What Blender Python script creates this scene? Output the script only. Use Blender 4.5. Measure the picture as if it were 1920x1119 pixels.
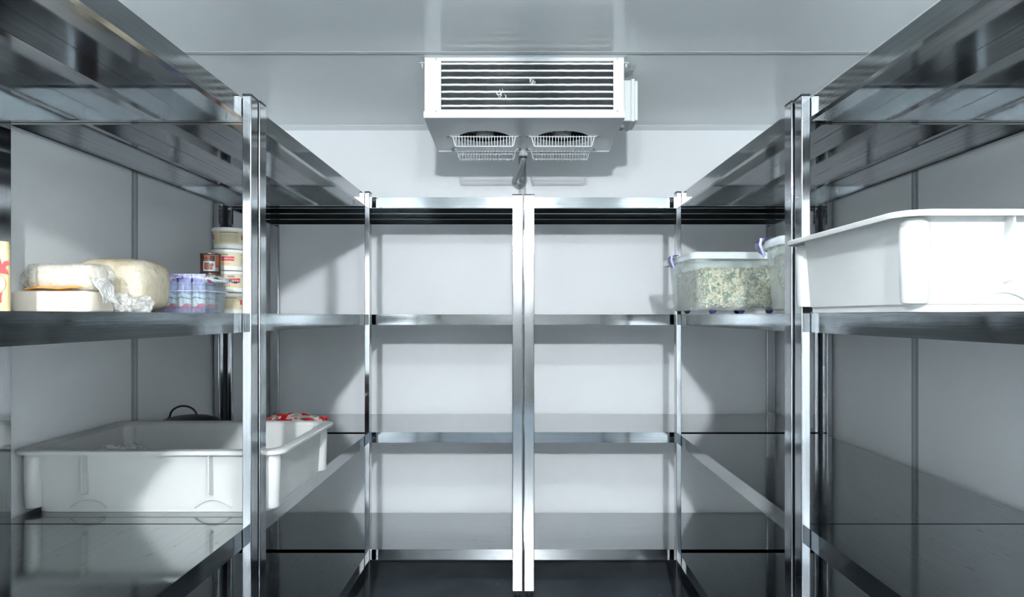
import bpy, bmesh, math, random
from mathutils import Vector, Matrix, noise
random.seed(7)
for o in list(bpy.data.objects): bpy.data.objects.remove(o)
S = bpy.context.scene
COL = S.collection
PI = math.pi

# ------------------------------------------------------------------ camera, world, exposure
CH = 1.20                                   # camera height
cam = bpy.data.objects.new('camera', bpy.data.cameras.new('camera'))
COL.objects.link(cam)
cam.location = (0, 0, CH); cam.rotation_euler = (PI/2, 0, 0)
cam.data.sensor_width = 36.0; cam.data.lens = 1320/1920*36
cam.data.shift_x = -14/1920; cam.data.shift_y = 32.5/1920
cam.data.clip_start = 0.02
S.camera = cam
w = bpy.data.worlds.new('world'); S.world = w; w.use_nodes = True
w.node_tree.nodes['Background'].inputs[0].default_value = (0.75, 0.85, 0.95, 1)
w.node_tree.nodes['Background'].inputs[1].default_value = 0.05
S.view_settings.view_transform = 'Standard'; S.view_settings.look = 'None'
S.view_settings.gamma = 1; S.view_settings.use_curve_mapping = False
S.view_settings.exposure = 2.22
S.cycles.use_denoising = True
S.cycles.max_bounces = 14; S.cycles.diffuse_bounces = 7; S.cycles.glossy_bounces = 7
S.cycles.transparent_max_bounces = 16
S.cycles.caustics_reflective = True; S.cycles.sample_clamp_indirect = 60
LAMPS = [(0.03, 0.50, 2.045, 110), (0.0, -2.0, 2.045, 1150)]   # x, y, z, emission of the diffuser

# ------------------------------------------------------------------ materials
def new_mat(name):
    m = bpy.data.materials.new(name); m.use_nodes = True
    nt = m.node_tree; return m, nt, nt.nodes, nt.links, nt.nodes['Principled BSDF']
def simple(name, col, rough=0.4, metal=0.0, spec=0.5, bump=0.0, bscale=40, emit=0, coat=0, sss=0):
    m, nt, N, L, b = new_mat(name)
    b.inputs['Base Color'].default_value = (*col, 1)
    b.inputs['Roughness'].default_value = rough
    b.inputs['Metallic'].default_value = metal
    b.inputs['Specular IOR Level'].default_value = spec
    b.inputs['Coat Weight'].default_value = coat
    if sss:
        b.inputs['Subsurface Weight'].default_value = sss; b.inputs['Subsurface Scale'].default_value = 0.02
    if emit:
        b.inputs['Emission Color'].default_value = (*col, 1); b.inputs['Emission Strength'].default_value = emit
    tc = N.new('ShaderNodeTexCoord'); n = N.new('ShaderNodeTexNoise'); n.inputs['Scale'].default_value = bscale
    n.inputs['Detail'].default_value = 6
    L.new(tc.outputs['Object'], n.inputs['Vector'])
    mr = N.new('ShaderNodeMapRange'); mr.inputs['To Min'].default_value = max(rough-0.05, 0.02); mr.inputs['To Max'].default_value = rough+0.05
    L.new(n.outputs['Fac'], mr.inputs['Value']); L.new(mr.outputs[0], b.inputs['Roughness'])
    if bump:
        bp = N.new('ShaderNodeBump'); bp.inputs['Strength'].default_value = bump; bp.inputs['Distance'].default_value = 0.01
        L.new(n.outputs['Fac'], bp.inputs['Height']); L.new(bp.outputs[0], b.inputs['Normal'])
    return m
def steel(name, stretch, col=(0.56, 0.58, 0.60), r0=0.14, r1=0.26, scuff=0.0):
    # brushed stainless: grain runs along the long axis, finger smears and dull patches
    m, nt, N, L, b = new_mat(name)
    b.inputs['Metallic'].default_value = 1.0
    tc = N.new('ShaderNodeTexCoord')
    mp = N.new('ShaderNodeMapping'); mp.inputs['Scale'].default_value = stretch
    L.new(tc.outputs['Object'], mp.inputs['Vector'])
    g = N.new('ShaderNodeTexNoise'); g.inputs['Scale'].default_value = 1; g.inputs['Detail'].default_value = 3
    L.new(mp.outputs[0], g.inputs['Vector'])
    sm = N.new('ShaderNodeTexNoise'); sm.inputs['Scale'].default_value = 7; sm.inputs['Detail'].default_value = 6; sm.inputs['Roughness'].default_value = .62
    L.new(tc.outputs['Object'], sm.inputs['Vector'])
    mr = N.new('ShaderNodeMapRange'); mr.inputs['From Min'].default_value = .3; mr.inputs['From Max'].default_value = .75
    mr.inputs['To Min'].default_value = r0; mr.inputs['To Max'].default_value = r1
    L.new(sm.outputs['Fac'], mr.inputs['Value'])
    L.new(mr.outputs[0], b.inputs['Roughness'])
    cr = N.new('ShaderNodeValToRGB')
    cr.color_ramp.elements[0].position = .3; cr.color_ramp.elements[0].color = (*[c*.86 for c in col], 1)
    cr.color_ramp.elements[1].position = .7; cr.color_ramp.elements[1].color = (*[min(c*1.1, 1) for c in col], 1)
    L.new(g.outputs['Fac'], cr.inputs['Fac'])
    out = cr.outputs['Color']
    if scuff:
        mp2 = N.new('ShaderNodeMapping'); mp2.inputs['Scale'].default_value = (14, 60, 10); mp2.inputs['Rotation'].default_value = (0, 0, .12)
        L.new(tc.outputs['Object'], mp2.inputs['Vector'])
        s1 = N.new('ShaderNodeTexNoise'); s1.inputs['Scale'].default_value = 1; s1.inputs['Detail'].default_value = 2
        L.new(mp2.outputs[0], s1.inputs['Vector'])
        s2 = N.new('ShaderNodeTexNoise'); s2.inputs['Scale'].default_value = 3.2
        L.new(tc.outputs['Object'], s2.inputs['Vector'])
        a = N.new('ShaderNodeMapRange'); a.inputs['From Min'].default_value = .66; a.inputs['From Max'].default_value = .70
        L.new(s1.outputs['Fac'], a.inputs['Value'])
        c = N.new('ShaderNodeMapRange'); c.inputs['From Min'].default_value = .5; c.inputs['From Max'].default_value = .56
        L.new(s2.outputs['Fac'], c.inputs['Value'])
        mu = N.new('ShaderNodeMath'); mu.operation = 'MULTIPLY'; L.new(a.outputs[0], mu.inputs[0]); L.new(c.outputs[0], mu.inputs[1])
        mu2 = N.new('ShaderNodeMath'); mu2.operation = 'MULTIPLY'; mu2.inputs[1].default_value = scuff; L.new(mu.outputs[0], mu2.inputs[0])
        mx = N.new('ShaderNodeMix'); mx.data_type = 'RGBA'
        L.new(mu2.outputs[0], mx.inputs[0]); L.new(out, mx.inputs[6]); mx.inputs[7].default_value = (.16, .17, .17, 1)
        out = mx.outputs[2]
    L.new(out, b.inputs['Base Color'])
    bp = N.new('ShaderNodeBump'); bp.inputs['Strength'].default_value = .02; bp.inputs['Distance'].default_value = .002
    L.new(g.outputs['Fac'], bp.inputs['Height']); L.new(bp.outputs[0], b.inputs['Normal'])
    return m
def clear(name, tint=(.9, .95, .96), opac=.35, rough=.15, bump=0, bscale=30, ramp=None, blend=.12):
    # thin clear plastic: part see-through, part milky and glossy
    m, nt, N, L, b = new_mat(name)
    b.inputs['Base Color'].default_value = (*tint, 1); b.inputs['Roughness'].default_value = rough
    b.inputs['Specular IOR Level'].default_value = .7
    tr = N.new('ShaderNodeBsdfTransparent'); mx = N.new('ShaderNodeMixShader')
    tr.inputs[0].default_value = (*[.5+.5*c for c in tint], 1)
    lw = N.new('ShaderNodeLayerWeight'); lw.inputs['Blend'].default_value = blend
    ma = N.new('ShaderNodeMath'); ma.operation = 'ADD'; ma.use_clamp = True; ma.inputs[1].default_value = opac
    L.new(lw.outputs['Facing'], ma.inputs[0]); fac = ma.outputs[0]
    tc = N.new('ShaderNodeTexCoord'); n = N.new('ShaderNodeTexNoise'); n.inputs['Scale'].default_value = bscale; n.inputs['Detail'].default_value = 5
    n.inputs['Distortion'].default_value = 1.2
    L.new(tc.outputs['Object'], n.inputs['Vector'])
    if ramp:
        mr = N.new('ShaderNodeMapRange'); mr.inputs['From Min'].default_value = .45; mr.inputs['From Max'].default_value = .7
        mr.inputs['To Max'].default_value = ramp; L.new(n.outputs['Fac'], mr.inputs['Value'])
        m2 = N.new('ShaderNodeMath'); m2.operation = 'ADD'; m2.use_clamp = True; L.new(fac, m2.inputs[0]); L.new(mr.outputs[0], m2.inputs[1]); fac = m2.outputs[0]
    if bump:
        bp = N.new('ShaderNodeBump'); bp.inputs['Strength'].default_value = bump; bp.inputs['Distance'].default_value = .01
        L.new(n.outputs['Fac'], bp.inputs['Height']); L.new(bp.outputs[0], b.inputs['Normal'])
    L.new(fac, mx.inputs[0]); L.new(tr.outputs[0], mx.inputs[1]); L.new(b.outputs[0], mx.inputs[2])
    L.new(mx.outputs[0], N['Material Output'].inputs['Surface'])
    return m
def patches(name, cols, scale=12, rough=.4, bump=.3, bscale=40, dist=1.5, sc3=(1, 1, 1)):
    # constant colour patches from a distorted noise
    m, nt, N, L, b = new_mat(name)
    b.inputs['Roughness'].default_value = rough
    tc = N.new('ShaderNodeTexCoord'); n = N.new('ShaderNodeTexNoise'); n.inputs['Scale'].default_value = scale
    n.inputs['Distortion'].default_value = dist; n.inputs['Detail'].default_value = 4
    mp = N.new('ShaderNodeMapping'); mp.inputs['Scale'].default_value = sc3
    L.new(tc.outputs['Object'], mp.inputs['Vector']); L.new(mp.outputs[0], n.inputs['Vector'])
    cr = N.new('ShaderNodeValToRGB'); e = cr.color_ramp.elements
    while len(e) < len(cols): e.new(.5)
    for i, (p, c) in enumerate(cols): e[i].position = p; e[i].color = (*c, 1)
    L.new(n.outputs['Fac'], cr.inputs['Fac']); L.new(cr.outputs[0], b.inputs['Base Color'])
    n2 = N.new('ShaderNodeTexNoise'); n2.inputs['Scale'].default_value = bscale; n2.inputs['Detail'].default_value = 6
    L.new(tc.outputs['Object'], n2.inputs['Vector'])
    bp = N.new('ShaderNodeBump'); bp.inputs['Strength'].default_value = bump; bp.inputs['Distance'].default_value = .006
    L.new(n2.outputs['Fac'], bp.inputs['Height']); L.new(bp.outputs[0], b.inputs['Normal'])
    return m

M = dict(
    wall=simple('wall_panel', (.76, .785, .80), .45, bscale=3),
    ceil=simple('ceiling_panel', (.86, .905, .905), .12, bscale=2),
    front=simple('front_panel', (.07, .072, .07), .5),
    joint=simple('joint_strip', (.30, .33, .35), .4),
    joint_mid=simple('joint_bead', (.42, .45, .47), .35),
    cove=simple('cove_strip', (.66, .70, .72), .35),
    steel_v=steel('leg_steel', (260, 260, 3), col=(.44, .455, .47), r0=.06, r1=.13),
    steel_t=steel('tray_steel', (3, 240, 240), col=(.33, .35, .36), r0=.05, r1=.13, scuff=.8),
    steel_r=steel('stiffener_steel', (3, 240, 240), col=(.29, .305, .315), r0=.05, r1=.11),
    black=simple('black_plastic', (.016, .017, .02), .35),
    white=simple('white_enamel', (.76, .79, .80), .16, bscale=5, coat=.2),
    tub=simple('tub_plastic', (.48, .49, .48), .38, bscale=9),
    wire=simple('white_wire', (.86, .89, .9), .25),
    screw=simple('screw_metal', (.35, .35, .34), .3, metal=1),
    zinc=simple('zinc', (.7, .7, .68), .3, metal=1),
    fin=simple('fin_metal', (.12, .135, .14), .4, metal=.7, bump=.3, bscale=300),
    tube=simple('frosted_tube', (.82, .84, .84), .22, metal=.35, bump=.15, bscale=200),
    fan=simple('fan_black', (.02, .022, .025), .4),
    motor=simple('motor_grey', (.30, .32, .33), .4),
    hose=simple('grey_hose', (.42, .43, .42), .45),
    hose_clear=clear('clear_fitting', (.8, .84, .84), .45, .1),
    box=simple('box_plastic', (.70, .74, .73), .45),
    glow=None,
)
def floor_mat():
    m, nt, N, L, b = new_mat('floor_sheet')
    tc = N.new('ShaderNodeTexCoord')
    n = N.new('ShaderNodeTexNoise'); n.inputs['Scale'].default_value = 5; n.inputs['Detail'].default_value = 8
    L.new(tc.outputs['Object'], n.inputs['Vector'])
    cr = N.new('ShaderNodeValToRGB'); e = cr.color_ramp.elements
    e[0].position = .35; e[0].color = (.055, .068, .082, 1); e[1].position = .7; e[1].color = (.09, .108, .125, 1)
    L.new(n.outputs['Fac'], cr.inputs['Fac'])
    v = N.new('ShaderNodeTexVoronoi'); v.inputs['Scale'].default_value = 9; L.new(tc.outputs['Object'], v.inputs['Vector'])
    a = N.new('ShaderNodeMapRange'); a.inputs['From Min'].default_value = .05; a.inputs['From Max'].default_value = .035
    L.new(v.outputs['Distance'], a.inputs['Value'])
    mx = N.new('ShaderNodeMix'); mx.data_type = 'RGBA'; L.new(a.outputs[0], mx.inputs[0]); L.new(cr.outputs[0], mx.inputs[6]); mx.inputs[7].default_value = (.35, .38, .4, 1)
    L.new(mx.outputs[2], b.inputs['Base Color'])
    b.inputs['Roughness'].default_value = .35
    return m
M['floor'] = floor_mat()

# ------------------------------------------------------------------ mesh helpers
class MB:
    def __init__(s): s.b = bmesh.new()
    def box(s, x0, x1, y0, y1, z0, z1):
        v = [s.b.verts.new(p) for p in [(x0,y0,z0),(x1,y0,z0),(x1,y1,z0),(x0,y1,z0),(x0,y0,z1),(x1,y0,z1),(x1,y1,z1),(x0,y1,z1)]]
        for f in [(3,2,1,0),(4,5,6,7),(0,1,5,4),(1,2,6,5),(2,3,7,6),(3,0,4,7)]: s.b.faces.new([v[i] for i in f])
        return s
    def loops(s, loops, cap0=True, cap1=True, close=True):
        R = [[s.b.verts.new(p) for p in lp] for lp in loops]
        n = len(R[0])
        for a, b in zip(R[:-1], R[1:]):
            for i in range(n if close else n-1):
                j = (i+1) % n
                s.b.faces.new((a[i], a[j], b[j], b[i]))
        if cap0: s.b.faces.new(R[0][::-1])
        if cap1: s.b.faces.new(R[-1])
        return s
    def lathe(s, prof, c=(0,0,0), n=40, cap=True, axis='Z'):
        lp = []
        for r, z in prof:
            ring = []
            for i in range(n):
                a = 2*PI*i/n; p = (r*math.cos(a), r*math.sin(a), z)
                if axis == 'Y': p = (p[0], -z, p[1])
                if axis == 'X': p = (z, p[0], p[1])
                ring.append((p[0]+c[0], p[1]+c[1], p[2]+c[2]))
            lp.append(ring)
        return s.loops(lp, cap, cap)
    def tube(s, pts, r, n=8):
        pts = [Vector(p) for p in pts]; lp = []; up = Vector((0.013, .02, 1)).normalized()
        for i, p in enumerate(pts):
            d = (pts[min(i+1, len(pts)-1)]-pts[max(i-1, 0)]).normalized()
            if abs(d.dot(up)) > .95: u = d.cross(Vector((1, 0, 0))) if i == 0 else (prev - d*prev.dot(d))
            else: u = d.cross(up) if i == 0 else (prev - d*prev.dot(d))
            u.normalize(); prev = u; v = d.cross(u)
            rr = r[i] if isinstance(r, (list, tuple)) else r
            lp.append([p+u*rr*math.cos(2*PI*k/n)+v*rr*math.sin(2*PI*k/n) for k in range(n)])
        return s.loops(lp)
    def prism(s, poly, z0, z1, f=lambda x, y, z: (x, y, z)):
        return s.loops([[f(x, y, z0) for x, y in poly], [f(x, y, z1) for x, y in poly]])
    def done(s, name, mat, parent=None, smooth=None, bevel=0, loc=None, segs=2, fix=True):
        if fix: bmesh.ops.recalc_face_normals(s.b, faces=s.b.faces)
        me = bpy.data.meshes.new(name); s.b.to_mesh(me); s.b.free()
        me.materials.append(mat)
        o = bpy.data.objects.new(name, me); COL.objects.link(o); o.parent = parent
        if loc: o.location = loc
        if smooth: 
            me.polygons.foreach_set('use_smooth', [True]*len(me.polygons))
            me.set_sharp_from_angle(angle=math.radians(smooth))
        if bevel:
            md = o.modifiers.new('bevel', 'BEVEL'); md.width = bevel; md.segments = segs; md.limit_method = 'ANGLE'; md.harden_normals = False
            if not smooth:
                me.polygons.foreach_set('use_smooth', [True]*len(me.polygons)); me.set_sharp_from_angle(angle=math.radians(60))
        return o
def tag(o, label=None, cat=None, group=None, kind=None):
    if label: o['label'] = label
    if cat: o['category'] = cat
    if group: o['group'] = group
    if kind: o['kind'] = kind
    return o
def empty(name, loc=(0,0,0), rz=0):
    o = bpy.data.objects.new(name, None); COL.objects.link(o); o.location = loc; o.rotation_euler = (0,0,rz); o.empty_display_size = .05
    return o
def copy_tree(o, parent=None):
    c = o.copy(); COL.objects.link(c); c.parent = parent
    for ch in list(o.children): copy_tree(ch, c)
    return c
def rrect(hx, hy, r, n=6, cx=0, cy=0):
    out = []
    for sx, sy, a0 in ((1,1,0),(-1,1,PI/2),(-1,-1,PI),(1,-1,1.5*PI)):
        for k in range(n+1):
            a = a0+PI/2*k/n
            out.append((cx+sx*(hx-r)+r*math.cos(a), cy+sy*(hy-r)+r*math.sin(a)))
    return out
def text_tris(body, size):
    cu = bpy.data.curves.new('t', 'FONT'); cu.body = body; cu.size = size; cu.align_x = 'CENTER'; cu.align_y = 'CENTER'; cu.resolution_u = 3
    ob = bpy.data.objects.new('t', cu); COL.objects.link(ob)
    dg = bpy.context.evaluated_depsgraph_get(); me = ob.evaluated_get(dg).to_mesh()
    vs = [tuple(v.co) for v in me.vertices]; fs = [tuple(p.vertices) for p in me.polygons]
    ob.evaluated_get(dg).to_mesh_clear(); bpy.data.objects.remove(ob); bpy.data.curves.remove(cu)
    return vs, fs
def superbox(mb, hx, hy, hz, c, e=.35, nu=48, nv=28, disp=0, dscale=20, seed=0, flat=True):
    # rounded block resting on z = c.z, with creased surface
    R = []
    def pw(a): return math.copysign(abs(a)**e, a)
    for j in range(nv+1):
        ph = -PI/2+PI*j/nv
        ring = []
        for i in range(nu):
            th = 2*PI*i/nu
            p = Vector((pw(math.cos(ph))*pw(math.cos(th))*hx, pw(math.cos(ph))*pw(math.sin(th))*hy, pw(math.sin(ph))*hz))
            if disp:
                q = Vector(p)*dscale+Vector((seed, seed*2.1, 0))
                k = noise.noise(q)+.5*noise.noise(q*2.3)
                p += p.normalized()*k*disp
            z = max(p.z+hz, 0) if flat else p.z+hz
            ring.append((p.x+c[0], p.y+c[1], z+c[2]))
        R.append(ring)
    mb.loops(R); return mb

# ------------------------------------------------------------------ room shell
XL, XR, YB, YF, ZC = -1.275, 1.31, 3.60, -3.2, CH+.97
def struct(name, mb, mat, **k):
    o = mb.done(name, mat, **k); o['kind'] = 'structure'; return o
struct('floor', MB().box(XL-.08, XR+.08, YF-.08, YB+.08, -.08, 0), M['floor'])
struct('ceiling', MB().box(XL-.08, XR+.08, YF-.08, YB+.08, ZC, ZC+.08), M['ceil'])
struct('wall_left', MB().box(XL-.08, XL, YF, YB, 0, ZC), M['wall'])
struct('wall_right', MB().box(XR, XR+.08, YF, YB, 0, ZC), M['wall'])
struct('wall_back', MB().box(XL-.08, XR+.08, YB, YB+.08, 0, ZC), M['wall'])
struct('wall_front', MB().box(XL-.08, XR+.08, YF-.08, YF, 0, ZC), M['front'])
tn = [0]
def seam(kind, p):
    tn[0] += 1; nm = f'trim_{tn[0]}'
    a, b, t = .019, .005, .0015
    if kind in 'LR':
        x = XL if kind == 'L' else XR; s = 1 if kind == 'L' else -1
        f = lambda u, v: tuple(sorted((x, x+s*v)))
        o = struct(nm, MB().box(*f(0, t), p-a, p+a, 0, ZC), M['joint'])
        q = MB().box(*f(0, t*2), p-b, p+b, 0, ZC).done('joint_bead', M['joint_mid'], o)
    elif kind == 'B':
        o = struct(nm, MB().box(p-a, p+a, YB-t, YB, 0, ZC), M['joint'])
        MB().box(p-b, p+b, YB-2*t, YB, 0, ZC).done('joint_bead', M['joint_mid'], o)
    else:
        o = struct(nm, MB().box(XL, XR, p-a*.85, p+a*.85, ZC-t, ZC), M['joint_mid'])
        MB().box(XL, XR, p-b, p+b, ZC-2*t, ZC).done('joint_bead', M['joint'], o)
for y in (2.331, 1.13, -.07, -1.27, -2.47): seam('L', y); seam('R', y)
seam('B', .015)
for y in (2.602, 1.40, .20, -1.0, -2.2): seam('C', y)
def cove(p0, p1, inward):
    # slim angled strip where wall meets ceiling
    tn[0] += 1
    p0 = Vector(p0); p1 = Vector(p1); n = Vector(inward); d = .022
    prof = [Vector((0,0,0)), n*d, n*d+Vector((0,0,-.003)), n*.004+Vector((0,0,-d)), Vector((0,0,-d))]
    mb = MB(); mb.loops([[p0+q for q in prof], [p1+q for q in prof]])
    struct(f'trim_{tn[0]}', mb, M['cove'])
cove((XL, YB, ZC), (XR, YB, ZC), (0, -1, 0))
cove((XL, YF, ZC), (XL, YB, ZC), (1, 0, 0))
cove((XR, YF, ZC), (XR, YB, ZC), (-1, 0, 0))

# ceiling lamps (above and behind the viewpoint)
for k, (lx, ly, lz, st) in enumerate(LAMPS):
    gm = bpy.data.materials.new('lamp_glass'); gm.use_nodes = True; nt = gm.node_tree
    nt.nodes.remove(nt.nodes['Principled BSDF'])
    em = nt.nodes.new('ShaderNodeEmission'); em.inputs[0].default_value = (.93, .97, 1, 1); em.inputs[1].default_value = st
    nt.links.new(em.outputs[0], nt.nodes['Material Output'].inputs['Surface'])
    t = empty('ceiling_lamp', (lx, ly, ZC))
    tag(t, ['round ceiling lamp hanging over the aisle between the racks', 'round ceiling lamp at the far front of the room'][k], 'lamp')
    MB().lathe([(.05, 0), (.05, -.02), (.045, -.075), (.02, -.08)], (0,0,0)).done('lamp_base', M['box'], t, smooth=35)
    R = .055; z0 = -.080
    MB().lathe([(R*math.cos(a)+.0001, z0-R*.8+R*.8*math.cos(PI*i/12)) for i, a in enumerate([-PI/2+PI*i/12 for i in range(13)])]).done('lamp_diffuser', gm, t, smooth=60)

# ------------------------------------------------------------------ stainless racks
LEG_W, LEG_T, SK = .043, .021, .0445
SHELF_Z = [CH-.9955, CH-.496, CH+.006, CH+.505]
LEG_B, LEG_TOP = .034, CH+.511
def make_rack(L, D):
    r = empty('storage_rack')
    for x0 in (0, L-LEG_W):
        for y0 in (0, D-LEG_T):
            lg = MB().box(0, LEG_W, 0, LEG_T, 0, LEG_TOP-LEG_B).done('leg', M['steel_v'], r, bevel=.0022, loc=(x0, y0, LEG_B), segs=3)
            MB().box(-.0003, LEG_W+.0003, -.0003, LEG_T+.0003, LEG_TOP-LEG_B, LEG_TOP-LEG_B+.0045).done('end_cap', M['black'], lg, bevel=.0015)
            c = (LEG_W/2, LEG_T/2, 0)
            m = MB().box(0.001, LEG_W-.001, .001, LEG_T-.001, -.004, 0)
            m.lathe([(.0095, -.004), (.0095, -.012), (.006, -.012), (.006, -.022), (.0165, -.024), (.0185, -.034)], c, 24)
            m.done('foot', M['black'], lg, smooth=30)
    y0, y1 = LEG_T, D-LEG_T
    t = .0015
    for z in SHELF_Z:
        m = MB()
        # one folded sheet: top, four skirts, small inward return flange
        m.box(0, L, y0, y1, -t, 0)
        m.box(0, L, y0, y0+t, -SK, -t); m.box(0, L, y1-t, y1, -SK, -t)
        m.box(0, t, y0+t, y1-t, -SK, -t); m.box(L-t, L, y0+t, y1-t, -SK, -t)
        fl = .014
        m.box(t, L-t, y0+t, y0+t+fl, -SK, -SK+t); m.box(t, L-t, y1-t-fl, y1-t, -SK, -SK+t)
        m.box(t, t+fl, y0+t+fl, y1-t-fl, -SK, -SK+t); m.box(L-t-fl, L-t, y0+t+fl, y1-t-fl, -SK, -SK+t)
        sh = m.done('shelf', M['steel_t'], r, loc=(0, 0, z))
        for k in (1, 2):
            yy = y0+(y1-y0)*k/3
            q = MB().box(.002, L-.002, yy-.008, yy-.0065, -.041, -.002).box(.002, L-.002, yy-.0065, yy+.010, -.0425, -.041).box(.002, L-.002, yy+.0085, yy+.010, -.041, -.028)
            q.done('stiffener', M['steel_r'], sh)
    return r
side = make_rack(1.275, .645)
back = make_rack(1.275, .600)
G = 'stainless steel racks lining the cold room'
def put(r, loc, rz, label):
    r.location = loc; r.rotation_euler = (0, 0, rz); tag(r, label, 'rack', G); return r
put(side, (-.620, 1.681, 0), PI/2, 'stainless steel rack on the left wall with cheese, tubs and a white tray')
rb = put(copy_tree(side), (-.622, .400, 0), PI/2, 'nearest stainless steel rack on the left, cut by the frame, holding a yellow packet')
put(copy_tree(side), (.649, 2.956, 0), -PI/2, 'stainless steel rack on the right wall holding two clear boxes of greens')
put(copy_tree(side), (.654, 1.675, 0), -PI/2, 'nearest stainless steel rack on the right, carrying a big white tub')
put(back, (-1.262, 2.980, 0), 0, 'empty stainless steel rack against the back wall, left of the centre gap')
put(copy_tree(back), (.0196, 2.980, 0), 0, 'empty stainless steel rack against the back wall, right of the centre gap')
# label stuck under the top shelf of the left wall rack (rack-local: x = along the wall, y = towards the wall)
top_shelf = [c for c in side.children if c.name.startswith('shelf')][3]
st = MB().box(.10, .24, .045, .14, -.0021, -.0015).done('sticker', simple('sticker_paper', (.62, .52, .38), .5), top_shelf)
st['label'] = 'beige paper sticker with a red strip'
MB().box(.10, .135, .05, .135, -.0025, -.0021).done('sticker_strip', simple('sticker_red', (.45, .05, .04), .5), top_shelf)['label'] = 'red strip of the sticker'

# ------------------------------------------------------------------ evaporator (ceiling cooling unit)
EV = empty('evaporator_unit', (0.018, 2.64, CH))
tag(EV, 'white ceiling evaporator with horizontal coil and two caged fans', 'cooling unit')
hw = .374; zt = .970; zf, zr = .746, .727; dep = .46
mb = MB()
ox0, ox1, oz0, oz1 = -.312, .334, .774, .956
# front frame (four bars around the coil opening)
mb.box(-hw, ox0, 0, .012, zf, zt); mb.box(ox1, hw, 0, .012, zf, zt)
mb.box(ox0, ox1, 0, .012, zf, oz0); mb.box(ox0, ox1, 0, .012, oz1, zt)
# sides, top, back
def slab(xa, xb):
    mb.loops([[(xa, .012, zf), (xb, .012, zf), (xb, .012, zt), (xa, .012, zt)], [(xa, dep, zr), (xb, dep, zr), (xb, dep, zt), (xa, dep, zt)]])
slab(-hw, -hw+.002); slab(hw-.002, hw)
mb.box(-hw+.002, hw-.002, .012, dep, zt-.002, zt)
mb.box(-hw, hw, dep, dep+.002, zr, zt)
mb.done('housing', M['white'], EV, bevel=.0015)
# underside pan with two fan openings
fans = [-.162, .160]; FY, FR = .285, .112
def und(y): return zf+(zr-zf)*(y/dep)
mb = MB()
def plate_hole(x0, x1, y0, y1, cx, cy, r, n=48):
    ang = [2*PI*i/n for i in range(n)]
    for px, py in ((x0,y0),(x1,y0),(x1,y1),(x0,y1)): ang.append(math.atan2(py-cy, px-cx) % (2*PI))
    ang = sorted(set(round(a, 6) for a in ang))
    outer, inner = [], []
    for a in ang:
        dx, dy = math.cos(a), math.sin(a); ts = []
        if dx > 1e-9: ts.append((x1-cx)/dx)
        if dx < -1e-9: ts.append((x0-cx)/dx)
        if dy > 1e-9: ts.append((y1-cy)/dy)
        if dy < -1e-9: ts.append((y0-cy)/dy)
        t = min(ts); ox, oy = cx+dx*t, cy+dy*t; ix, iy = cx+dx*r, cy+dy*r
        outer.append((ox, oy, und(oy))); inner.append((ix, iy, und(iy)))
    up = [(x, y, z+.022) for x, y, z in inner]
    mb.loops([outer, inner, up], False, False)
xm = -.001
plate_hole(-hw, xm, 0, dep, fans[0], FY, FR); plate_hole(xm, hw, 0, dep, fans[1], FY, FR)
mb.done('drip_pan', M['white'], EV, smooth=30)
# turned-down edges of the pan
mb = MB()
for sx in (-1, 1):
    a, b = sorted((sx*hw, sx*(hw+.003)))
    mb.loops([[(a, -.002, zf-.004), (b, -.002, zf-.004), (b, -.002, zf+.02), (a, -.002, zf+.02)], [(a, dep, zr-.004), (b, dep, zr-.004), (b, dep, zr+.02), (a, dep, zr+.02)]])
mb.box(-hw-.003, hw+.003, -.003, 0, zf-.004, zf+.02)
mb.box(-hw, hw, dep, dep+.004, zr-.004, zr+.004)
mb.done('pan_flange', M['white'], EV)
# coil
mb = MB()
nf = 150
for i in range(nf):
    x = ox0+.004+(ox1-ox0-.008)*i/(nf-1)
    mb.box(x-.0005, x+.0005, .018+.0015*math.sin(i*2.3), .075, oz0-.006, oz1+.006)
mb.box(ox0-.004, ox1+.004, .076, .08, oz0-.008, oz1+.006)
mb.done('cooling_fins', M['fin'], EV)['label'] = 'thin dark aluminium fins'
for k in range(7):
    z = .950-.0265*k
    mb = MB(); pts = [(ox0-.003, .016, z)]+[(ox0+.008+(ox1-ox0-.016)*i/24, .014+.0006*math.sin(i*1.7+k), z+.0005*math.sin(i*2.9+k*3)) for i in range(25)]+[(ox1+.003, .016, z)]
    o = mb.tube(pts, .0047, 10).done('coil_tube', M['tube'], EV, smooth=60)
for k, (dx, dz) in enumerate([(-.085, .835), (.03, .882)]):
    mb = MB()
    for q in range(7):
        a = dx+random.uniform(-.014, .014); c = dz+random.uniform(-.012, .012)
        mb.tube([(a, .013, c-.004), (a+random.uniform(-.006, .006), .008, c+.003), (a+random.uniform(-.008, .008), .012, c+.009)], .0018, 6)
    o = mb.done('frost_clump', M['tube'], EV, smooth=60); o['label'] = 'small clump of frost on the coil'
for x, z in ((-.330, .962), (.348, .962), (-.330, .765), (.348, .765)):
    MB().lathe([(.0038, 0), (.0034, .002), (.001, .0028)], (x, -.003 if z < .8 else 0, z), 14, axis='Y').done('screw', M['screw'], EV, smooth=40)
# hanging bolts
for sx in (-1, 1):
    mb = MB(); x = sx*(hw+.012)
    mb.box(min(sx*hw, x+sx*.008), max(sx*hw, x+sx*.008), .02, .045, zt-.016, zt-.012)
    mb.lathe([(.0035, zt-.034), (.0035, zt)], (x, .032, 0), 12); mb.lathe([(.007, zt-.025), (.007, zt-.017)], (x, .032, 0), 6)
    mb.done('hanging_bolt', M['zinc'], EV, smooth=40)
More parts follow.
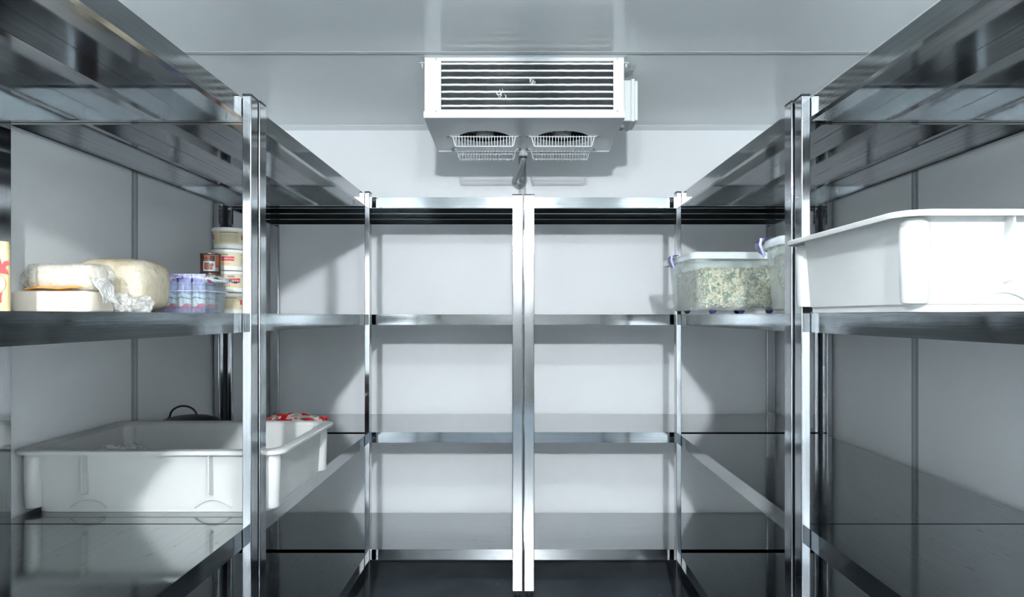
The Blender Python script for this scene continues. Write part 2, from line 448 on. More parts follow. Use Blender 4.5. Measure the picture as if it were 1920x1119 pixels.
# fans and guards
for fx in fans:
    fan = MB().lathe([(.036, und(FY)+.012), (.038, und(FY)+.020), (.038, und(FY)+.06)], (fx, FY, 0), 28).done('fan', M['motor'], EV, smooth=40)
    mb = MB()
    for k in range(5):
        a0 = 2*PI*k/5+.3; rows = []
        for j in range(7):
            r = .034+(.104-.034)*j/6; wd = .030+.022*j/6
            row = []
            for i in range(5):
                tt = (i/4-.5); a = a0+tt*wd*2/r*.62+.15*j/6; z = und(FY)+.032+tt*.028
                row.append((fx+r*math.cos(a), FY+r*math.sin(a), z))
            rows.append(row)
        for a, b in zip(rows[:-1], rows[1:]):
            for i in range(4):
                mb.b.faces.new([mb.b.verts.new(p) for p in (a[i], a[i+1], b[i+1], b[i])])
    bmesh.ops.remove_doubles(mb.b, verts=mb.b.verts, dist=1e-6)
    bl = mb.done('fan_blades', M['fan'], fan, smooth=60, fix=False); sm = bl.modifiers.new('solid', 'SOLIDIFY'); sm.thickness = .0015
    MB().lathe([(FR+.001, und(FY)+.013), (FR+.006, und(FY)+.10), (.02, und(FY)+.102)], (fx, FY, 0), 40, cap=False).done('fan_shroud', M['fan'], fan, smooth=50)
    gd = MB(); yf, yr = .240, .430
    zf0, zf1 = und(yf)-.001, und(yf)-.043; zr0, zr1 = und(yr)-.001, und(yr)-.045
    wr = .0019
    for (y, za, zb) in ((yf, zf0, zf1), (yr, zr0, zr1)):
        gd.tube([(fx-.144, y, za), (fx-.132, y, za-.001), (fx-.127, y, za-.006), (fx-.119, y, zb+.003), (fx-.115, y, zb), (fx, y-.0005, zb), (fx+.115, y, zb), (fx+.119, y, zb+.003), (fx+.127, y, za-.006), (fx+.132, y, za-.001), (fx+.144, y, za)], wr, 8)
    gd.tube([(fx-.129, yf+.002, zf0-.002), (fx+.129, yf+.002, zf0-.002)], wr, 8)
    gd.tube([(fx-.118, yr+.002, zr0-.022), (fx+.118, yr+.002, zr0-.022)], wr*.9, 8)
    g = gd.done('fan_guard', M['wire'], EV, smooth=60); g['label'] = 'white wire basket over the fan opening'
    gw = MB()
    for i in range(20):
        x = fx-.115+.23*i/19; j = random.uniform(-.001, .001)
        gw.tube([(x, yf-.001, zf0+.002), (x+j, yf-.001, zf1+.008), (x+j, yf+.004, zf1+.002), (x+j, yf+.02, zf1+.0005), (x-j, yr-.01, zr1+.001), (x-j, yr+.001, zr1-.003), (x-j, yr+.004, zr1-.007)], .0012, 6)
        gw.tube([(x-j, yr+.003, zr1-.006), (x-j, yr+.004, zr0-.018)], .0012, 6)
    gw.done('guard_wires', M['wire'], g, smooth=60)
    for sx in (-1, 1):
        for y in (yf, yr):
            MB().lathe([(.006, und(y)), (.006, und(y)-.003), (.003, und(y)-.0055)], (fx+sx*.146, y, 0), 14).done('screw', M['screw'], EV, smooth=40)
# drain fitting and hose
dx, dy = -.001, .455
mb = MB(); mb.tube([(dx, dy, .733), (dx, dy, .70)], .018, 20); mb.tube([(dx, dy, .712), (dx, dy, .704)], .021, 20)
dr = mb.done('drain_fitting', M['hose_clear'], EV, smooth=60)
MB().tube([(dx, dy, .701), (dx, dy, .693)], .017, 20).done('rubber_ring', M['black'], EV, smooth=60)
MB().tube([(dx, dy+.00, .695), (dx-.002, dy+.02, .684), (dx-.01, dy+.10, .674), (dx-.022, dy+.22, .668), (dx-.034, dy+.34, .674), (dx-.041, dy+.44, .680), (dx-.043, dy+.503, .684)], [.010, .0115, .012, .0125, .013, .0135, .014], 16).done('drain_hose', M['hose'], EV, smooth=60)['label'] = 'grey drain hose running to the wall'
# junction box on the right end
mb = MB(); x = hw
mb.box(x+.001, x+.052, .16, .31, .775, .938); jb = mb.done('junction_box', M['box'], EV, bevel=.003)
MB().box(x+.052, x+.066, .158, .312, .773, .942).done('lid', M['box'], jb, bevel=.002)
MB().box(x+.066, x+.080, .161, .309, .777, .936).done('lid', M['box'], jb, bevel=.004)
MB().tube([(x+.025, .22, .775), (x+.025, .22, .762)], .011, 16).tube([(x+.025, .265, .775), (x+.025, .265, .765)], .008, 16).done('cable_gland', M['motor'], jb, smooth=50)

# ------------------------------------------------------------------ white dough tubs
def make_tub(W, D, H=.161):
    t = empty('food_tub'); hx, hy = W/2, D/2; m = MB(); n = 8
    ins = .030
    def lp(h, rr, z): return [(x, y, z) for x, y in rrect(hx-h, hy-h, rr, n)]
    th = .004
    prof = [(ins+.016, .035, .002), (ins+.013, .035, .0), (ins+.012, .035, .012), (ins+.009, .036, .0125), (ins, .04, H-.012), (ins-.002, .042, H-.006), (.003, .045, H-.008), (.001, .045, H-.010), (0, .045, H-.006), (0, .045, H-.002), (.002, .045, H), (.010, .045, H+.0015), (ins-.004, .045, H+.001), (ins+th-.001, .04, H-.003), (ins+th+.002, .04, H-.008), (ins+th+.008, .035, .010), (ins+th+.02, .03, .006)]
    m.loops([lp(*p) for p in prof])
    b = m.done('body', M['tub'], t, smooth=28)
    # rounded corner columns
    for sx in (-1, 1):
        for sy in (-1, 1):
            cx, cy = sx*(hx-ins-.012), sy*(hy-ins-.012)
            MB().lathe([(.019, .0135), (.021, .017), (.0235, H-.03), (.022, H-.018), (.016, H-.010)], (cx, cy, 0), 32).done('corner_column', M['tub'], b, smooth=40)
    # gusset ribs below the rim and shallow arcs near the base
    def rib(px, py, dx, dy):
        mb = MB(); q = .018
        prof = [(.0, H-.008), (-.026, H-.009), (-.0245, .055), (-.021, .050), (-.0, .047)]
        A = []; B = []
        for d, z in prof:
            A.append((px+dx*(-d)-dy*.0016, py+dy*(-d)-dx*.0016, z)); B.append((px+dx*(-d)+dy*.0016, py+dy*(-d)+dx*.0016, z))
        mb.loops([A, B]); mb.done('rib', M['tub'], b)
    def arc(px, py, dx, dy):
        pts = []
        for i in range(13):
            u = -1+2*i/12; pts.append((px+dy*u*.045, py+dx*u*.045, .013+.019*(1-u*u)))
        mb = MB(); mb.tube([(p[0]+dx*.0035*(1-p[2]/.16), p[1]+dy*.0035*(1-p[2]/.16), p[2]) for p in pts], .0015, 6); mb.done('moulded_arc', M['tub'], b, smooth=60)
    for sy in (-1, 1):
        for x in (-.16, .155):
            rib(x, sy*(hy-ins-.004), 0, sy); arc(x, sy*(hy-ins-.0075), 0, sy)
    return t
W, D = .683, .512
tb = make_tub(W, D)
tb.location = (-.9265, 1.737+D/2, SHELF_Z[1]+.0005)
tag(tb, 'white plastic food tub on the left wall rack, third shelf, in front of a pot', 'tub', 'white plastic food tubs')
t2 = copy_tree(tb); t2.location = (.600+W/2, 1.102+D/2, SHELF_Z[2]+.0005)
tag(t2, 'large white plastic food tub on the nearest right rack, second shelf', 'tub')

# crumpled clear film inside the left tub
FILM = clear('crinkled_film', (.97, .97, .95), .05, .10, bump=.8, bscale=45, ramp=.35)
FILM2 = clear('white_film', (.95, .94, .90), .55, .2, bump=1.0, bscale=60, ramp=.4)
def crumple(name, hx, hy, hz, loc, mat, seed, disp, ds):
    m = MB(); superbox(m, hx, hy, hz, (0,0,0), .75, 56, 32, disp, ds, seed); o = m.done(name, mat, loc=loc, smooth=25); return o
tag(crumple('plastic_bag', .10, .08, .060, (-1.115, 1.96, SHELF_Z[1]+.0105), FILM, 3, .028, 24), 'crumpled clear plastic bag lying inside the white tub on the left', 'bag')

# black pot with lid behind the left tub
P = empty('cooking_pot', (-1.168, 2.50, SHELF_Z[1])); tag(P, 'black lidded pot with an arched handle behind the white tub on the left', 'pot')
MB().lathe([(.078, 0), (.088, .006), (.094, .02), (.096, .118), (.098, .12), (.092, .12), (.09, .02), (.05, .012)], n=56).done('pot_body', M['black'], P, smooth=35)
ld = MB().lathe([(.099, .1205), (.1, .123), (.092, .128), (.06, .139), (.02, .1445), (.001, .145)], n=56).done('lid', M['black'], P, smooth=35)
hp = [(-.025+.048*math.cos(a), 0, .138+.038*math.sin(a)) for a in [PI*i/16 for i in range(17)]]
MB().tube([(.031, 0, .134)]+hp+[(-.083, 0, .128)], .0035, 10).done('handle', M['black'], ld, smooth=60)

# red food bag on the left
RED = patches('red_bag_print', [(.0, (.45, .0, .01)), (.47, (.62, .01, .015)), (.5, (.7, .72, .68)), (.56, (.30, .33, .22)), (.60, (.6, .02, .02))], 7, .25, .5, 30, 1.8)
def pillow(name, hx, hy, hz, loc, mat, rz=0, tilt=(0, 0), seed=0, crimp=True, parent=None):
    m = MB(); n = 22
    def P_(u, v, s):
        x, y = u*hx, v*hy
        h = max(0, (1-abs(u)**3.2))**.5*max(0, (1-abs(v)**3.2))**.5
        wv = noise.noise(Vector((u*2.6+seed, v*2.6, s*1.7)))*.35+noise.noise(Vector((u*7+seed, v*7, s)))*.12
        return Vector((x*(1-.05*h), y*(1-.05*h), s*hz*h*(1+wv)))
    for s in (1, -1):
        g = [[m.b.verts.new(P_(-1+2*i/n, -1+2*j/n, s)) for i in range(n+1)] for j in range(n+1)]
        for j in range(n):
            for i in range(n):
                q = (g[j][i], g[j][i+1], g[j+1][i+1], g[j+1][i]); m.b.faces.new(q if s > 0 else q[::-1])
    bmesh.ops.remove_doubles(m.b, verts=m.b.verts, dist=1e-5)
    if crimp:
        for sx in (-1, 1):
            lp = []
            for j in range(25):
                y = -hy+2*hy*j/24; z = .0025*math.sin(j*1.9)
                lp.append([(sx*hx*.99, y, z-.0006), (sx*(hx+.014), y, z*1.8-.0006), (sx*(hx+.014), y, z*1.8+.0006), (sx*hx*.99, y, z+.0006)])
            m.loops(lp)
    o = m.done(name, mat, parent, smooth=60, loc=loc); o.rotation_euler = (tilt[0], tilt[1], rz); return o
rbg = pillow('food_bag', .085, .10, .042, (-.832, 2.50, SHELF_Z[1]+.056), RED, .1, (0, 0), 4)
tag(rbg, 'lower of two red food bags piled behind the white tub on the left', 'bag', 'red food bags on the left wall rack')
rb2 = pillow('food_bag', .090, .095, .017, (-.815, 2.50, SHELF_Z[1]+.124), RED, -.15, (.03, .04), 9)
tag(rb2, 'glossy red and white food bag on top, behind the white tub', 'bag', 'red food bags on the left wall rack')

# ------------------------------------------------------------------ goods on the left wall rack, second shelf
Z2 = SHELF_Z[2]
CHEESE = simple('cheese', (.74, .69, .59), .38, bump=.25, bscale=12, sss=.1)
CHEESE2 = simple('white_cheese', (.76, .70, .59), .35, bump=.3, bscale=18, sss=.1)
LOAF = patches('wrapped_cheese', [(.35, (.50, .42, .26)), (.5, (.62, .54, .38)), (.65, (.74, .68, .54))], 9, .22, .9, 55, .5, (1, 1, .35))
m = MB(); superbox(m, .1015, .06, .0285, (0,0,0), .22, 72, 30, .0015, 14, 2)
o = m.done('cheese_slab', CHEESE, loc=(-1.168, 1.805, Z2+.0005), smooth=60)
tag(o, 'long low white cheese slab lying directly on the shelf, under a wrapped roll', 'cheese')
# roll wrapped in film on the slab
RL = empty('wrapped_cheese_roll', (-1.163, 1.805, Z2+.0575)); tag(RL, 'cream cheese roll in clear crinkled film lying on the white slab', 'cheese')
def xroll(prof, ny, nz, n=40, dsp=0, sc=30, seed=0):
    lp = []
    for x, r in prof:
        ring = []
        for i in range(n):
            a = 2*PI*i/n; c, s = math.cos(a), math.sin(a)
            yy = math.copysign(abs(c)**.6, c)*r*ny; zz = math.copysign(abs(s)**.7, s)*r*nz
            if dsp:
                k = noise.noise(Vector((x*sc+seed, yy*sc, zz*sc)))+.6*noise.noise(Vector((x*sc*2.4, yy*sc*2.4, zz*sc*2.4+seed))); yy += c*k*dsp; zz += s*k*dsp
            ring.append((x, yy, zz+nz))
        lp.append(ring)
    return MB().loops(lp)
ROLLH = .0338
xroll([(-.068, .70), (-.066, .86), (-.060, .96), (-.048, 1), (-.045, .965), (-.042, 1), (.02, 1.01), (.065, 1.0), (.083, .92), (.089, .75)], .050, ROLLH, 48, .0008, 30).done('cheese', CHEESE2, RL, smooth=50)
prof = [(-.104, .40), (-.100, .48), (-.092, .60), (-.082, .72), (-.070, 1.0), (-.05, 1.06), (-.02, 1.05), (.02, 1.08), (.05, 1.06), (.075, 1.05), (.093, .98), (.103, .80), (.109, .55), (.113, .3)]
xroll(prof, .0515, ROLLH, 64, .003, 34, 5).done('film', FILM, RL, smooth=30)
# torn film skirt drooping over the slab at the right end
mb = MB(); rows = []
for i in range(15):
    u = i/14; row = []
    for j in range(9):
        v = j/8; a = .075+.050*v+.012*noise.noise(Vector((u*3, v*3, 1)))
        row.append((a, -.050+.08*u, .042-.062*v*v-.012*v+.010*noise.noise(Vector((u*6, v*5, 4)))))
    rows.append(row)
mb.loops(rows, False, False, close=False); fo = mb.done('film_flap', FILM2, RL, smooth=40, fix=False); fo.modifiers.new('solid', 'SOLIDIFY').thickness = .0008
mb = MB(); rows = []
for i in range(20):
    u = i/19; z = .0015+.0035*abs(math.sin(u*5))+.001*u
    rows.append([(-.062+.13*u, -.062, z), (-.062+.13*u, -.062, z+.0035), (-.062+.13*u, .04, z+.0035), (-.062+.13*u, .04, z)])
mb.loops(rows).done('wrapper_edge', simple('orange_wrap', (.85, .36, .06), .4), RL, smooth=50)['label'] = 'orange wrapper edge under the roll'
# big wrapped block behind
m = MB(); superbox(m, .117, .09, .0785, (0,0,0), .52, 80, 44, .004, 22, 6)
o = m.done('wrapped_cheese_block', LOAF, loc=(-1.152, 2.04, Z2+.0005), smooth=60)
tag(o, 'tall rounded pale yellow cheese block in tight film, behind the roll', 'cheese')
for k, (x, y, hx, hz, sd, lb) in enumerate([(-1.100, 1.905, .026, .026, 3, 'small crumpled white plastic bag beside the slab end'), (-1.050, 1.915, .030, .023, 8, 'crumpled white plastic bag in front of the tall cheese block, right one')]):
    tag(crumple('plastic_bag', hx, .032, hz, (x+.02, y, Z2+.0005), FILM2, sd, .012, 40), lb, 'bag', 'crumpled bags by the cheese')

# clear basin with lavender pouches
CLR = clear('clear_plastic', (.80, .87, .92), .10, .12)
def open_box(W, D, H, tin, name, mat, parent, r=.02, rim=.010, t=.002, rimh=.008, smooth=35):
    m = MB(); hx, hy = W/2, D/2
    def lp(i, rr, z): return [(x, y, z) for x, y in rrect(hx-i, hy-i, rr, 6)]
    pr = [(tin, r, 0), (tin-.002, r, .003), (rim, r, H-rimh), (rim*.8, r, H-rimh+.001), (0, r+.004, H-rimh+.002), (0, r+.004, H-.001), (.001, r+.004, H), (rim, r, H), (rim+t, r, H-.003), (tin+t, r, .004)]
    return m.loops([lp(*p) for p in pr]).done(name, mat, parent, smooth=smooth)
BX = empty('clear_basin', (-1.060, 2.28, Z2+.0005)); tag(BX, 'small clear plastic basin full of lavender pouches, left of the tub stack', 'box')
open_box(.178, .20, .098, .016, 'body', CLR, BX)
MB().loops([[(x, y, z) for x, y in rrect(.0835-o_, .0945-o_, .02, 6)] for z, o_ in ((.070, .0035), (.070, 0), (.0725, 0), (.0725, .0035))], False, False).done('moulded_line', clear('rim_plastic', (.85, .9, .95), .6, .1), BX)
def pouch_mat():
    m, nt, N, L, b = new_mat('pouch_print'); b.inputs['Roughness'].default_value = .28
    tc = N.new('ShaderNodeTexCoord'); sp = N.new('ShaderNodeSeparateXYZ'); L.new(tc.outputs['Object'], sp.inputs[0])
    n = N.new('ShaderNodeTexNoise'); n.inputs['Scale'].default_value = 26; L.new(tc.outputs['Object'], n.inputs['Vector'])
    ad = N.new('ShaderNodeMath'); ad.operation = 'MULTIPLY_ADD'; ad.inputs[1].default_value = .045; L.new(n.outputs['Fac'], ad.inputs[0]); L.new(sp.outputs['X'], ad.inputs[2])
    cr = N.new('ShaderNodeValToRGB'); e = cr.color_ramp.elements; cr.color_ramp.interpolation = 'CONSTANT'
    mr = N.new('ShaderNodeMapRange'); mr.inputs['From Min'].default_value = -.05; mr.inputs['From Max'].default_value = .09; L.new(ad.outputs[0], mr.inputs['Value'])
    for _ in range(6): e.new(.5)
    cs = [(0, (.22, .24, .50)), (.16, (.75, .14, .22)), (.24, (.80, .85, .85)), (.37, (.10, .34, .25)), (.41, (.78, .80, .88)), (.50, (.42, .44, .68)), (.72, (.33, .34, .62)), (.9, (.6, .62, .8))]
    for i, (p, c) in enumerate(cs): e[i].position = p; e[i].color = (*c, 1)
    L.new(mr.outputs[0], cr.inputs['Fac']); L.new(cr.outputs[0], b.inputs['Base Color'])
    return m
PM = pouch_mat()
pg = 'lavender pouches in the clear basin'
i = 0
for r in range(2):
    for c in range(3):
        o = pillow('food_pouch', .048, .0205, .013, (-1.107+.045*c, 2.235+.070*r, Z2+.0655), PM, 0, (0, 0), i, True)
        o.rotation_euler = (PI/2, -PI/2, 0)
        tag(o, ['lavender pouch standing in the basin, front row, leftmost', 'lavender pouch standing in the basin, front row, middle', 'lavender pouch standing in the basin, front row, nearest the tubs', 'lavender pouch standing in the basin, back row, leftmost', 'lavender pouch standing in the basin, back row, middle', 'lavender pouch standing in the basin, back row, nearest the tubs'][i], 'pouch', pg); i += 1
PM2 = patches('pouch_top', [(.40, (.25, .26, .50)), (.52, (.42, .43, .66)), (.60, (.80, .84, .86)), (.66, (.62, .03, .06)), (.70, (.75, .8, .8))], 11, .25, .4, 40, 1.2)
PM3 = patches('pouch_white', [(.38, (.07, .09, .16)), (.44, (.78, .84, .84)), (.56, (.82, .86, .86)), (.60, (.62, .02, .05)), (.72, (.35, .40, .60))], 12, .25, .4, 40, 1.2)
o = pillow('food_pouch', .036, .045, .013, (-1.122, 2.25, Z2+.114), PM2, .2, (.02, -.03), 12, True); tag(o, 'lavender pouch lying flat on top of the basin, left one', 'pouch', pg)
o = pillow('food_pouch', .056, .045, .011, (-.994, 2.27, Z2+.112), PM3, -.2, (.02, .14), 17, True); tag(o, 'white, red and navy pouch lying on top of the basin, right one', 'pouch', pg)

# brown tins
TB = simple('tin_brown', (.07, .022, .012), .3); TG = simple('tin_rim', (.35, .28, .22), .25, metal=1)
def wrap(parent, name, mat, R, quads=None, text=None, size=.01, z=0, th=0, eps=.0006, taper=0):
    # flat shapes bent round a cylinder standing at the parent's origin; angle 0 faces the viewer (-Y)
    mb = MB()
    def bend(x, zz):
        r = R+eps+taper*zz; a = th+x/R
        return (r*math.sin(a), -r*math.cos(a), zz)
    if quads:
        for x0, x1, z0, z1 in quads:
            n = max(1, int((x1-x0)/.004)); 
            for i in range(n):
                a, b = x0+(x1-x0)*i/n, x0+(x1-x0)*(i+1)/n
                mb.b.faces.new([mb.b.verts.new(bend(*p)) for p in ((a, z0), (b, z0), (b, z1), (a, z1))])
    if text:
        vs, fs = text_tris(text, size); V = [mb.b.verts.new(bend(v[0], v[1]+z)) for v in vs]
        for f in fs:
            try: mb.b.faces.new([V[k] for k in f])
            except ValueError: pass
    return mb.done(name, mat, parent, fix=False)
cream = simple('tin_cream', (.70, .62, .55), .4); cocoa = simple('tin_picture', (.22, .08, .03), .4); blue = simple('tin_blue', (.42, .52, .60), .4); navy = simple('print_dark', (.03, .03, .04), .4)
T = empty('food_tin')
MB().lathe([(.0330, 0), (.0345, .001), (.0345, .003), (.0335, .0045), (.0335, .0635), (.0345, .065), (.0345, .067), (.033, .068), (.031, .067), (.030, .0655)], n=48).done('can', TB, T, smooth=35)
MB().lathe([(.0347, .0648), (.0349, .0655), (.0349, .0672), (.0340, .068), (.0325, .068)], n=48, cap=False).done('can_rim', TG, T, smooth=60)
lb = wrap(T, 'tin_label', blue, .0336, [(-.026, .012, .007, .040)])
wrap(lb, 'picture', cocoa, .0336, [(-.023, -.006, .012, .036), (-.016, .004, .011, .030), (-.006, .007, .024, .033)], eps=.0009)
wrap(lb, 'title_band', simple('tin_red_brown', (.34, .09, .04), .4), .0336, [(-.024, -.004, .051, .058), (-.024, -.005, .042, .049), (.0145, .027, .022, .058)], eps=.0009)
wrap(lb, 'border_line', cream, .0336, [(-.026, .028, .0595, .0605), (.012, .013, .008, .060), (-.010, .010, .009, .011)], eps=.001)
bq = [(.014+.0011*i, .0146+.0011*i, .008, .019) for i in range(10)]
wrap(lb, 'barcode_ground', cream, .0336, [(.0135, .0255, .0075, .0195)], eps=.0009); wrap(lb, 'barcode', navy, .0336, bq, eps=.0012)
tl = ['brown printed food tin, topmost of its short stack', 'brown printed food tin, middle of its stack, mostly behind the pouches', 'brown printed food tin at the bottom of its stack behind the basin']
for k in range(3):
    o = T if k == 0 else copy_tree(T)
    o.location = (-1.066, 2.430, Z2+.0005+.0695*(2-k)); o.rotation_euler = (0, 0, .46+.3*k); o.scale.z = 1.014; tag(o, tl[k], 'tin', 'brown tins in a stack')

# dairy tubs, four high
TW = simple('dairy_tub_plastic', (.84, .85, .80), .3); LBG = simple('label_beige', (.74, .65, .45), .45); LR = simple('label_red', (.62, .02, .04), .4); LT = simple('label_print', (.33, .28, .17), .5); LW = simple('label_white_text', (.85, .7, .68), .5)
LO = simple('label_orange', (.82, .50, .28), .5)
D_ = empty('dairy_tub'); HT = .0775
b = MB().lathe([(.048, 0), (.0505, .002), (.0515, .015), (.0545, .064)], n=56).done('pot', TW, D_, smooth=35)
MB().lathe([(.0565, .0625), (.058, .0635), (.058, .0725), (.0565, .0745), (.053, .0745), (.052, .0735), (.002, .0735)], n=56).done('lid', TW, D_, smooth=35)
tp = .0624
R0 = .0508
mb = MB(); lp = []
for i in range(73):
    a = 2*PI*i/72
    lp.append([((R0+tp*z+.0004)*math.sin(a), -(R0+tp*z+.0004)*math.cos(a), z) for z in (.016, .061)])
mb.loops(lp, False, False, close=False); lab = mb.done('label_sleeve', LBG, D_, smooth=60, fix=False)
for th in (0, PI):
    wrap(lab, 'red_band', LR, R0, [(-.036, .024, .034, .049)], th=th, taper=tp, eps=.0009)
    wrap(lab, 'band_lettering', LW, R0, text='MASCARPONE', size=.0085, z=.0412, th=th-.08, taper=tp, eps=.0013)
    wrap(lab, 'orange_band', LO, R0, [(-.030, .012, .020, .028)], th=th, taper=tp, eps=.0008)
    wrap(lab, 'olive_stamp', LT, R0, [(-.018, .004, .0525, .0585)], th=th, taper=tp, eps=.0009)
rnd = random.Random(3)
for th in (PI/2, -PI/2):
    q = [(-.030, .030, .0545, .0590)]
    for r in range(7):
        x = -.030; z = .0495-.0042*r
        while x < .028:
            l = rnd.uniform(.003, .009); q.append((x, min(x+l, .030), z-.0008, z+.0008)); x += l+.0015
    wrap(lab, 'fine_print', LT, R0, q, th=th, taper=tp, eps=.0009)
dl = ['white dairy tub at the bottom of the four-high stack', 'white dairy tub second from the bottom of the stack', 'white dairy tub with a red band, second from the top of the stack', 'white dairy tub at the very top of the four-high stack']
rots = [1.85, .62, .30, 1.956]
for k in range(4):
    o = D_ if k == 0 else copy_tree(D_)
    o.location = (-1.050+(0, .002, -.003, .0)[k], 2.545, Z2+.0005+HT*k); o.rotation_euler = (0, 0, rots[k]); tag(o, dl[k], 'tub', 'stacked dairy tubs')

# yellow packet on the nearest left rack
YP = empty('food_packet', (-1.190, 1.570, Z2+.0005), .6); tag(YP, 'yellow food packet with red cap and ring design at the left edge', 'packet')
YM = simple('packet_yellow', (.62, .51, .27), .3, bump=.15, bscale=25)
m = MB(); lps = []
for z, k in ((0, .97), (.004, 1), (.143, .99), (.1465, .96), (.149, .98), (.158, .965), (.160, .94)):
    lps.append([(x*k, y*k, z) for x, y in rrect(.045, .021, .010, 5)])
m.loops(lps).done('carton', YM, YP, smooth=35)
def decal(name, mat, polys, y=-.0216, dep=.0004, par=YP):
    mb = MB()
    for p in polys: mb.prism(p, y-dep, y, lambda x, z, d: (x, d, z))
    return mb.done(name, mat, par)
def ring(cx, cz, r0, r1, n=36):
    out = []
    for i in range(n):
        a, b_ = 2*PI*i/n, 2*PI*(i+1)/n
        out.append([(cx+r0*math.cos(a), cz+r0*math.sin(a)), (cx+r1*math.cos(a), cz+r1*math.sin(a)), (cx+r1*math.cos(b_), cz+r1*math.sin(b_)), (cx+r0*math.cos(b_), cz+r0*math.sin(b_))])
    return out
pr = simple('packet_red', (.62, .005, .012), .35); po = simple('packet_orange', (.60, .17, .02), .35); pb = simple('packet_pale_blue', (.45, .62, .64), .35); pw_ = simple('packet_cream', (.66, .60, .46), .35)
decal('picture_ring', po, ring(.012, .065, .0235, .026)); decal('ring_centre', pw_, [[(.012+.0235*math.cos(2*PI*i/36), .065+.0235*math.sin(2*PI*i/36)) for i in range(36)]])
decal('ring_picture', pb, [[(.012+.014*math.cos(2*PI*i/30), .065+.016*math.sin(2*PI*i/30)) for i in range(30)]], y=-.0221)
decal('red_cap', pr, [[(x-.022, z*1.12-.026) for x, z in [(.030, .104), (.064, .100), (.063, .106), (.058, .113), (.060, .118), (.066, .121), (.064, .128), (.055, .126), (.052, .120), (.048, .134), (.038, .139), (.026, .136), (.018, .126), (.012, .130), (.004, .124), (.006, .116), (.018, .114), (.020, .106)]]], y=-.0221)
decal('red_banner', pr, [[(-.035, .026), (.005, .017), (.029, .023), (.029, .036), (.031, .047), (.020, .038), (.0, .035), (-.035, .040)]], y=-.0226)

# ------------------------------------------------------------------ clear boxes of greens on the right wall rack
BXM = clear('milky_box_plastic', (.84, .88, .86), .08, .14, ramp=.10, bscale=6)
RIM = clear('milky_rim_plastic', (.86, .93, .94), .62, .14)
PUR = simple('purple_clip', (.10, .09, .30), .3)
PUR2 = simple('pale_purple', (.45, .45, .72), .3)
GREEN = patches('dried_greens', [(.30, (.09, .17, .13)), (.40, (.30, .33, .22)), (.46, (.64, .54, .35)), (.52, (.90, .83, .66)), (.60, (.62, .53, .35)), (.68, (.20, .32, .26))], 22, .6, 1.0, 90, .25)
def crumble(m):
    nt = m.node_tree; N, L = nt.nodes, nt.links
    ramp = [n for n in N if n.type == 'VALTORGB'][0]; src = ramp.inputs['Fac'].links[0].from_socket
    tc = [n for n in N if n.type == 'TEX_COORD'][0]
    w2 = N.new('ShaderNodeTexNoise'); w2.inputs['Scale'].default_value = 40; L.new(tc.outputs['Object'], w2.inputs['Vector'])
    vm = N.new('ShaderNodeVectorMath'); vm.operation = 'MULTIPLY_ADD'; vm.inputs[1].default_value = (.02, .02, .02)
    L.new(w2.outputs['Color'], vm.inputs[0]); L.new(tc.outputs['Object'], vm.inputs[2])
    v = N.new('ShaderNodeTexVoronoi'); v.inputs['Scale'].default_value = 150; L.new(vm.outputs[0], v.inputs['Vector'])
    sp = N.new('ShaderNodeSeparateColor'); L.new(v.outputs['Color'], sp.inputs[0])
    mr = N.new('ShaderNodeMapRange'); mr.inputs['To Min'].default_value = -.13; mr.inputs['To Max'].default_value = .13; L.new(sp.outputs[0], mr.inputs['Value'])
    ad = N.new('ShaderNodeMath'); L.new(src, ad.inputs[0]); L.new(mr.outputs[0], ad.inputs[1]); L.new(ad.outputs[0], ramp.inputs['Fac'])
crumble(GREEN)
def clear_box(W, D, H, clip_y):
    t = empty('storage_box'); H0 = .012
    bd = open_box(W, D, H, .030, 'body', BXM, t, r=.03, rim=.016, t=.0025, rimh=.022); bd.location.z = H0
    rm = MB().loops([[(x, y, z) for x, y in rrect(W/2+o_, D/2+o_, .034, 6)] for z, o_ in ((H+H0-.022, .001), (H+H0-.022, .006), (H+H0-.017, .007), (H+H0-.003, .005), (H+H0+.001, .002), (H+H0+.001, -.012), (H+H0-.002, -.013))], False, False).done('rim', RIM, t, smooth=40)
    mb = MB()
    for sx in (-1, 1):
        for u in (-.7, .0, .7):
            for sy in (-1, 1):
                mb.lathe([(.003, -.006), (.011, -.006), (.012, 0), (.011, .006), (.003, .006)], (u*(W/2-.04), sy*(D/2-.05), .0122), 20, axis='Y')
    mb.done('foot_rollers', PUR, t, smooth=40)
    for sx in (-1, 1):
        x = sx*(W/2+.004)
        mb = MB(); lp = []
        for z, o_, w_ in ((H+H0-.040, -.004, .010), (H+H0-.032, .006, .014), (H+H0-.02, .012, .026), (H+H0-.004, .012, .033), (H+H0+.006, .004, .036), (H+H0+.006, -.012, .034)):
            lp.append([(x+sx*o_, clip_y-w_, z), (x+sx*(o_+.004), clip_y-w_, z+.002), (x+sx*(o_+.004), clip_y+w_, z+.002), (x+sx*o_, clip_y+w_, z)])
        mb.loops(lp).done('clip', PUR, t, bevel=.0015)
        MB().tube([(x+sx*.016, clip_y-.037, H+H0+.006), (x+sx*.019, clip_y-.037, H+H0-.012), (x+sx*.012, clip_y-.035, H+H0-.030), (x+sx*.006, clip_y-.030, H+H0-.038), (x+sx*.008, clip_y-.022, H+H0-.044)], .0042, 8).done('clip_lever', PUR2, t, smooth=60)
    return t
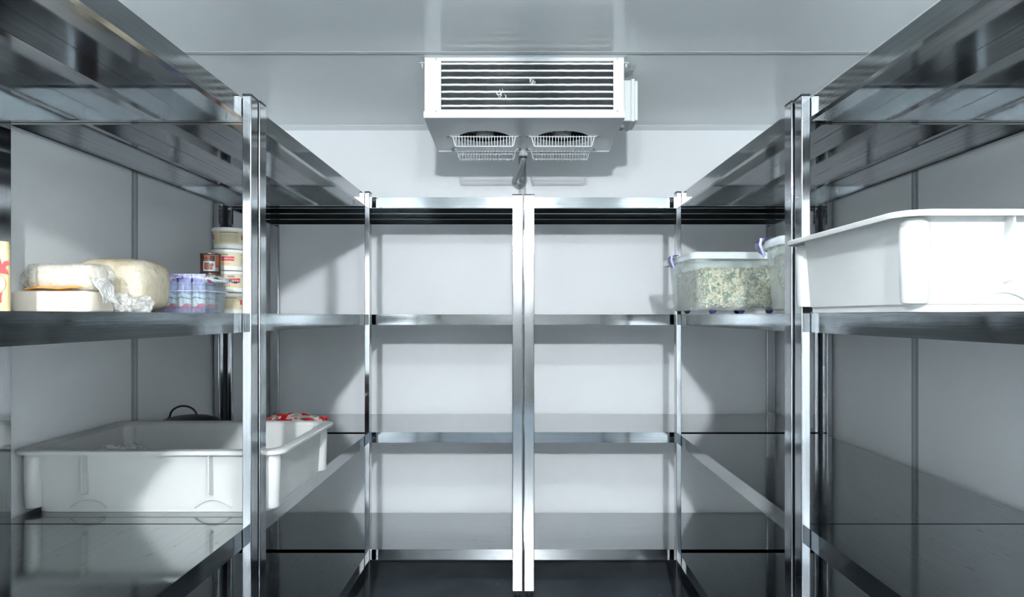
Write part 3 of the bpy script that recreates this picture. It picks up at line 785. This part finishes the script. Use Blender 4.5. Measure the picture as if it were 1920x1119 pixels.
def greens(W, D, H, seed, cx):
    # leafy fill: one creased mass with loose leaves over it
    m = MB(); superbox(m, W/2, D/2, H/2, (0,0,0), .22, 110, 60, .009, 32, seed)
    rr = random.Random(seed)
    for k in range(2600):
        f = rr.random(); u = rr.uniform(-.97, .97); v = rr.uniform(.03, .97)
        if f < .35: p = Vector((u*W/2, -D/2*(.985), v*H)); nrm = Vector((0, -1, 0))
        elif f < .7: p = Vector((-W/2*.985, u*D/2, v*H)); nrm = Vector((-1, 0, 0))
        else: p = Vector((u*W/2, (2*v-1)*D/2, H*.985)); nrm = Vector((0, 0, 1))
        if p.z > H*.99: p.z = H*.99
        a = Vector((rr.uniform(-1, 1), rr.uniform(-1, 1), rr.uniform(-1, 1))).normalized(); a = (a-nrm*a.dot(nrm)*.6).normalized()
        bb = a.cross(nrm+Vector((rr.uniform(-.5, .5), rr.uniform(-.5, .5), rr.uniform(-.5, .5)))).normalized()
        s = rr.uniform(.003, .009); p = p-nrm*rr.uniform(0, .004)
        pts = [p-a*s, p+bb*s*.45+nrm*.002, p+a*s, p-bb*s*.45]
        for q in pts:
            q.x = max(min(q.x, W/2), -W/2); q.y = max(min(q.y, D/2), -D/2); q.z = max(q.z, 0)
        m.b.faces.new([m.b.verts.new(q) for q in pts])
    return m.done('leafy_greens', GREEN, smooth=30, fix=False)
BH = .195
c1 = clear_box(.36, .42, BH, .03); a1 = math.radians(-2.2)
def place_box(c, corner, rz, W, D):        # corner = near aisle corner of the rim
    R = Matrix.Rotation(rz, 2); v = R @ Vector((W/2, D/2)); c.location = (corner[0]+v[0], corner[1]+v[1], Z2+.0005); c.rotation_euler = (0, 0, rz)
place_box(c1, (.583, 2.36), math.radians(2.2), .36, .42)
tag(c1, 'clear lidless storage box of greens jutting into the aisle, farther of two on the right', 'box', 'clear boxes of greens')
c2 = clear_box(.36, .25, BH, .045)
place_box(c2, (.697, 1.865), math.radians(-4.0), .36, .25)
tag(c2, 'clear storage box of greens half hidden behind the right posts, nearer of two', 'box', 'clear boxes of greens')
for c, W_, D__, sd, lb in ((c1, .27, .335, 11, 'pale dried leafy greens filling the farther clear box'), (c2, .287, .178, 23, 'pale dried leafy greens filling the nearer clear box')):
    g = greens(W_, D__, .140 if c is c1 else .155, sd, 0); g.location = (c.location.x, c.location.y, c.location.z+.012+.008); g.rotation_euler = c.rotation_euler
    tag(g, lb, 'greens', kind='stuff')
